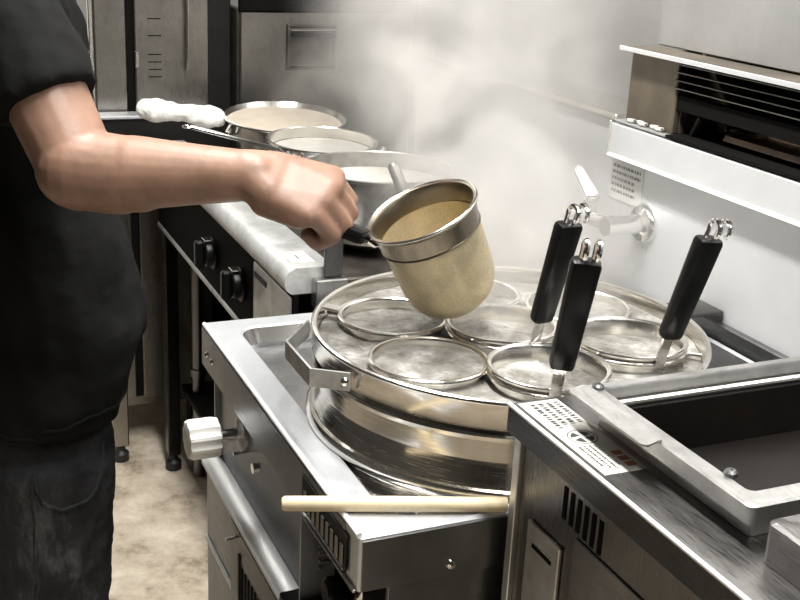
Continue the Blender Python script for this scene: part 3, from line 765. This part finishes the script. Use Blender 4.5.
# head bent towards the pot
HX, HY, HZ = BX + .01, BY + .06, 1.57
hull(b, [((HX, HY - .02, HZ + .03), (.076, .092, .082)), ((HX, HY + .02, HZ - .03), (.066, .075, .07))])
hull(b, [((HX, HY + .03, HZ - .04), (.058, .06, .045)), ((HX, HY + .062, HZ - .085), (.028, .024, .020))])
hull(b, [((HX, HY + .092, HZ + .005), .009), ((HX, HY + .114, HZ - .028), .012)], 10)
hull(b, [((HX - .016, HY + .088, HZ - .060), .008), ((HX + .016, HY + .088, HZ - .060), .008)], 10)
for s in (-1, 1):
    hull(b, [((HX + s * .076, HY - .012, HZ + .012), (.008, .016, .020)), ((HX + s * .074, HY - .008, HZ - .022), (.007, .010, .010))], 10)
# legs and feet
for s in (-1, 1):
    hx = BX + s * .085
    hull(b, [((hx - s * .015, BY + .005, .86), (.062, .070, .06)), ((hx + s * .01, BY + .01, .50), (.055, .058, .05))])
    hull(b, [((hx + s * .01, BY + .01, .50), (.054, .057, .05)), ((hx + s * .012, BY - .012, .35), (.052, .056, .06)), ((hx + s * .015, BY - .01, .10), (.036, .040, .03))])
    hull(b, [((hx + s * .015, BY - .02, .045), (.034, .040, .035)), ((hx + s * .02, BY + .13, .035), (.040, .05, .022))])
# left arm hangs at the far side
ls_, le_, lw_ = V((BX - .185, BY, 1.34)), V((BX - .23, BY - .03, 1.07)), V((BX - .22, BY + .08, .85))
hull(b, [(ls_, .054), (le_, .042)]); hull(b, [(le_, .043), (le_.lerp(lw_, .3), .042), (lw_, .029)])
hull(b, [(lw_, .026), (lw_ + V((0, .02, -.07)), (.018, .036, .03))])
for k in range(4):
    p0 = lw_ + V((.0, .045 - k * .019, -.085)); hull(b, [(p0, .0095), (p0 + V((.012, .004, -.05 + .004 * k)), .0075)], 10)
hull(b, [(lw_ + V((.01, .035, -.03)), .012), (lw_ + V((.025, .055, -.075)), .009)], 10)
# right arm
hull(b, [(V((BX + .13, BY, 1.34)), .055), (SH, .056)])
hull(b, [(SH, .058), (SH.lerp(EL, .5), .053), (EL, .048)])
fdir = (WR - EL)
hull(b, [(EL + V((.0, -.004, .004)), .050), (EL + fdir * .22 + V((0, 0, -.004)), .0475)])
hull(b, [(EL + fdir * .12 + V((0, 0, .0)), .049), (EL + fdir * .34 + V((0, 0, -.003)), .045)])
hull(b, [(EL + fdir * .30, .0455), (EL + fdir * .62, .0375)])
hull(b, [(EL + fdir * .60, .038), (EL + fdir * .86, .031), (WR, .0295)])
# hand: palm, four unequal curled fingers, thumb
def pt(a, v_, n_, base=WR): return base + uu * a + vv * v_ + bb * n_
hull(b, [(pt(-.012, 0, 0), .029), (pt(.022, -.016, -.002), .026), (pt(.022, .018, -.004), .025)])
hull(b, [(pt(.018, -.018, -.002), .024), (pt(.018, .020, -.004), .022), (pt(.088, -.032, -.001), .0155), (pt(.090, -.010, .003), .0160), (pt(.084, .012, .001), .0155), (pt(.074, .034, -.004), .0145)])
hull(b, [(pt(.02, .022, -.012), .021), (pt(.066, .036, -.010), .0150)])
fing = [(.084, -.032, -.001, .97, .0118), (.087, -.011, .003, 1.04, .0122), (.088, .011, .001, .98, .0120), (.082, .031, -.004, .86, .0110)]
def frot(ang): return uu * math.cos(ang) - bb * math.sin(ang)
for a, v_, n2, sc, rad in fing:
    k0 = pt(a, v_, n2)
    p1 = k0 + frot(math.radians(48)) * .043 * sc
    p2 = p1 + frot(math.radians(128)) * .030 * sc
    p3 = p2 + frot(math.radians(215)) * .020 * sc
    hull(b, [(k0, rad * 1.22), (k0.lerp(p1, .5), rad * .98), (p1, rad * 1.05)], 12)
    hull(b, [(p1, rad * 1.05), (p2, rad * .96)], 12)
    hull(b, [(p2, rad * .95), (p3, rad * .82)], 12)
th = [pt(.018, -.026, -.010), pt(.045, -.036, -.028), pt(.072, -.022, -.046), pt(.088, .000, -.052)]
hull(b, [(th[0], .020), (th[1], .016)], 12); hull(b, [(th[1], .0155), (th[2], .0125)], 12); hull(b, [(th[2], .0125), (th[3], .010)], 12)
b = fused(b, .0034, 3)
man = obj('person', b, M_skin, None, (BX, BY, 0), sharp=180)
tag(man, 'person in black t-shirt and dark jeans reaching right arm to lift a noodle strainer', 'person')
# tendons / hair on the arm stay in the skin bump; hair cap
b = nb(); hull(b, [((HX, HY - .032, HZ + .045), (.084, .094, .080)), ((HX, HY - .075, HZ - .01), (.066, .045, .07))]); b = fused(b, .006, 2, (.02, .008)); obj('hair', b, M_hair, man)
for s in (-1, 1):
    b = nb(); bmesh.ops.create_uvsphere(b, u_segments=14, v_segments=10, radius=.011)
    for v in b.verts: v.co += V((HX + s * .030, HY + .085, HZ + .003))
    obj('eye', b, M_white, man)
# t-shirt
b = nb()
hull(b, [((BX + .02, BY + .030, .690), (.196, .125, .016)), ((BX + .02, BY + .055, .82), (.192, .146, .06))])
hull(b, [((BX + .02, BY + .055, .82), (.192, .146, .06)), ((BX + .01, BY + .02, 1.06), (.165, .118, .08))])
hull(b, [((BX + .01, BY + .02, 1.06), (.165, .118, .08)), ((BX, BY + .01, 1.24), (.178, .118, .09))])
hull(b, [((BX, BY + .01, 1.24), (.178, .118, .09)), ((BX - .14, BY, 1.35), (.06, .062, .050)), ((BX + .14, BY, 1.35), (.06, .062, .050)), ((BX, BY - .01, 1.40), (.075, .07, .022))])
hull(b, [(V((BX + .13, BY, 1.345)), .064), (SH, .068)])
ad = (EL - SH).normalized(); a1 = ad.cross(V((1, 0, 0))).normalized(); a2 = ad.cross(a1)
hull(b, [(SH, .069)] + [(SH.lerp(EL, .66) + (a1 * math.cos(k * PI / 6) + a2 * math.sin(k * PI / 6)) * .064, .005) for k in range(12)], 10)
hull(b, [(ls_ + V((.05, 0, 0)), .064), (ls_, .068)]); hull(b, [(ls_, .068), (ls_.lerp(le_, .6), .064)])
b = fused(b, .006, 3, (.09, .018)); sh = obj('t_shirt', b, M_shirt, man, sharp=180)
def snap(o, pts, lift):
    from mathutils.bvhtree import BVHTree
    t = BVHTree.FromPolygons([o.matrix_basis @ v.co + worldloc(o) for v in o.data.vertices], [tuple(p_.vertices) for p_ in o.data.polygons])
    out = []
    for p_ in pts:
        co, no, _, _ = t.find_nearest(V(p_)); out.append(co + no * lift)
    return out
cc = V((BX + .02, BY + .03, .700))
b = nb(); tube(b, snap(sh, [cc + V((.25 * math.cos(a * PI / 24), .2 * math.sin(a * PI / 24), 0)) for a in range(48)], .000), .003, 6, closed=True); obj('hem', b, M_shirt, sh)
# jeans
b = nb()
hull(b, [((BX, BY + .01, .90), (.150, .098, .04)), ((BX, BY + .01, .80), (.160, .108, .05))])
for s in (-1, 1):
    hx = BX + s * .088 + .008
    hull(b, [((hx - s * .012, BY + .01, .82), (.080, .098, .05)), ((hx, BY + .028, .62), (.096, .104, .05))])
    hull(b, [((hx + s * .01, BY + .028, .62), (.096, .104, .05)), ((hx + s * .012, BY + .022, .36), (.084, .090, .05)), ((hx + s * .015, BY - .005, .09), (.066, .075, .02))])
b = fused(b, .006, 2, (.06, .016)); je = obj('jeans', b, M_denim, man, sharp=180)
b = nb(); tube(b, snap(je, spline([(-.35, -.55, .66), (-.35, -.53, .60), (-.36, -.49, .575), (-.38, -.44, .59), (-.40, -.40, .66)], 8), .001), .003, 6); obj('pocket_seam', b, M_denim, je)
b = nb(); tube(b, snap(je, spline([(-.36, -.545, .66), (-.36, -.55, .55), (-.36, -.55, .40), (-.36, -.55, .2)], 6), .0005), .003, 6); obj('side_seam', b, M_denim, je)
for s in (-1, 1):
    hx = BX + s * .105
    b = nb(); hull(b, [((hx, BY - .02, .05), (.046, .055, .045)), ((hx + s * .004, BY + .14, .038), (.050, .055, .030)), ((hx, BY - .02, .02), (.044, .055, .018)), ((hx + s * .004, BY + .14, .018), (.048, .055, .016))]); obj('shoe', b, M_black, man)

# ------------------------------------------------------------------ steam
BL = [((-.14, .08, .97), .20, 1.0), ((-.40, .16, 1.02), .20, 1.6), ((-.62, .24, 1.10), .27, 1.7), ((-.85, .32, 1.20), .31, 1.5), ((-.66, .36, 1.36), .26, 1.2), ((-.34, .28, .96), .18, 1.1), ((-1.15, .34, 1.22), .28, .8), ((-1.36, .24, 1.02), .17, .6), ((-.20, .42, .92), .13, .5), ((-.60, .40, 1.14), .16, 1.0)]
m, nt, p = newmat('steam')
nt.nodes.remove(p)
out = nt.nodes['Material Output']
vol = nt.nodes.new('ShaderNodeVolumePrincipled')
vol.inputs['Color'].default_value = (.89, .87, .845, 1); vol.inputs['Anisotropy'].default_value = .15
geo = nt.nodes.new('ShaderNodeNewGeometry')
acc = None
for c, r, w in BL:
    d = nt.nodes.new('ShaderNodeVectorMath'); d.operation = 'DISTANCE'; d.inputs[1].default_value = c
    nt.links.new(geo.outputs['Position'], d.inputs[0])
    mr = nt.nodes.new('ShaderNodeMapRange'); mr.interpolation_type = 'SMOOTHSTEP'
    mr.inputs['From Min'].default_value = 0; mr.inputs['From Max'].default_value = r; mr.inputs['To Min'].default_value = w; mr.inputs['To Max'].default_value = 0
    nt.links.new(d.outputs['Value'], mr.inputs['Value'])
    if acc is None: acc = mr.outputs['Result']
    else:
        ad = nt.nodes.new('ShaderNodeMath'); ad.operation = 'ADD'
        nt.links.new(acc, ad.inputs[0]); nt.links.new(mr.outputs['Result'], ad.inputs[1]); acc = ad.outputs[0]
nz = nt.nodes.new('ShaderNodeTexNoise'); nz.inputs['Scale'].default_value = 6.0; nz.inputs['Detail'].default_value = 5; nz.inputs['Distortion'].default_value = 1.0
nt.links.new(geo.outputs['Position'], nz.inputs['Vector'])
nr = nt.nodes.new('ShaderNodeMapRange'); nr.inputs['From Min'].default_value = .38; nr.inputs['From Max'].default_value = .62; nr.inputs['To Min'].default_value = .08; nr.inputs['To Max'].default_value = 1.0
nt.links.new(nz.outputs['Fac'], nr.inputs['Value'])
mu = nt.nodes.new('ShaderNodeMath'); mu.operation = 'MULTIPLY'; nt.links.new(acc, mu.inputs[0]); nt.links.new(nr.outputs['Result'], mu.inputs[1])
m2 = nt.nodes.new('ShaderNodeMath'); m2.operation = 'MULTIPLY'; m2.inputs[1].default_value = 7.2; nt.links.new(mu.outputs[0], m2.inputs[0])
nt.links.new(m2.outputs[0], vol.inputs['Density']); nt.links.new(vol.outputs['Volume'], out.inputs['Volume'])
b = nb()
for c, r, w in BL: hull(b, [(c, r)], 20)
b = fused(b, .04, 2)
for v in b.verts:
    v.co.y = min(v.co.y, .615); v.co.z = max(v.co.z, .80)
tag(obj('steam', b, m, None, (-.3, .2, 1.0), sharp=180), 'white steam drifting up from the pot towards the far cabinets', 'steam', kind='stuff')

# ------------------------------------------------------------------ ceiling lamps
def lamp(label, x, y, sx, sy, power, z=2.44, col=(1, .985, .95)):
    t = thing('ceiling_lamp', label, 'lamp', (x, y, 2.5))
    bx('housing', M_white, t, x - sx / 2 - .02, x + sx / 2 + .02, y - sy / 2 - .02, y + sy / 2 + .02, z + .01, 2.499, .004)
    L = bpy.data.lights.new('tube_light', 'AREA'); L.shape = 'RECTANGLE'; L.size = sx; L.size_y = sy; L.energy = power; L.color = col
    o = bpy.data.objects.new('tube_light', L); COL.objects.link(o); o.parent = t; o.location = (0, 0, z + .004 - 2.5)
lamp('long ceiling lamp above the front edge of the boiler', -.1, -.20, 1.5, .16, 74)
lamp('long ceiling lamp over the griddle on the right', 1.5, .0, 1.2, .16, 20)
lamp('unseen lamp added to brighten the pale far wall', -2.2, -.6, .9, .2, 14)  # added out of view to light the far wall

w = bpy.data.worlds.new('World'); scene.world = w; w.use_nodes = True
w.node_tree.nodes['Background'].inputs['Color'].default_value = (.02, .02, .02, 1)

# ------------------------------------------------------------------ camera
cam = bpy.data.cameras.new('camera'); co = bpy.data.objects.new('camera', cam); COL.objects.link(co)
cam.sensor_width = 36; cam.lens = 1139.64 * 36 / 800; cam.clip_start = .05
rt = V((.39376, .91806, .0468)); fw = V((-.8634, .38678, -.32415))
fw.normalize(); rt = (rt - fw * rt.dot(fw)).normalized(); up = rt.cross(fw)
co.matrix_world = Matrix(((rt.x, up.x, -fw.x, 1.131), (rt.y, up.y, -fw.y, -.660), (rt.z, up.z, -fw.z, 1.419), (0, 0, 0, 1)))
scene.camera = co
vs = scene.view_settings
vs.view_transform = 'Standard'; vs.look = 'None'; vs.gamma = 1; vs.use_curve_mapping = False; vs.exposure = 0.06
scene.cycles.volume_step_rate = 2.0; scene.cycles.volume_bounces = 2; scene.cycles.max_bounces = 8
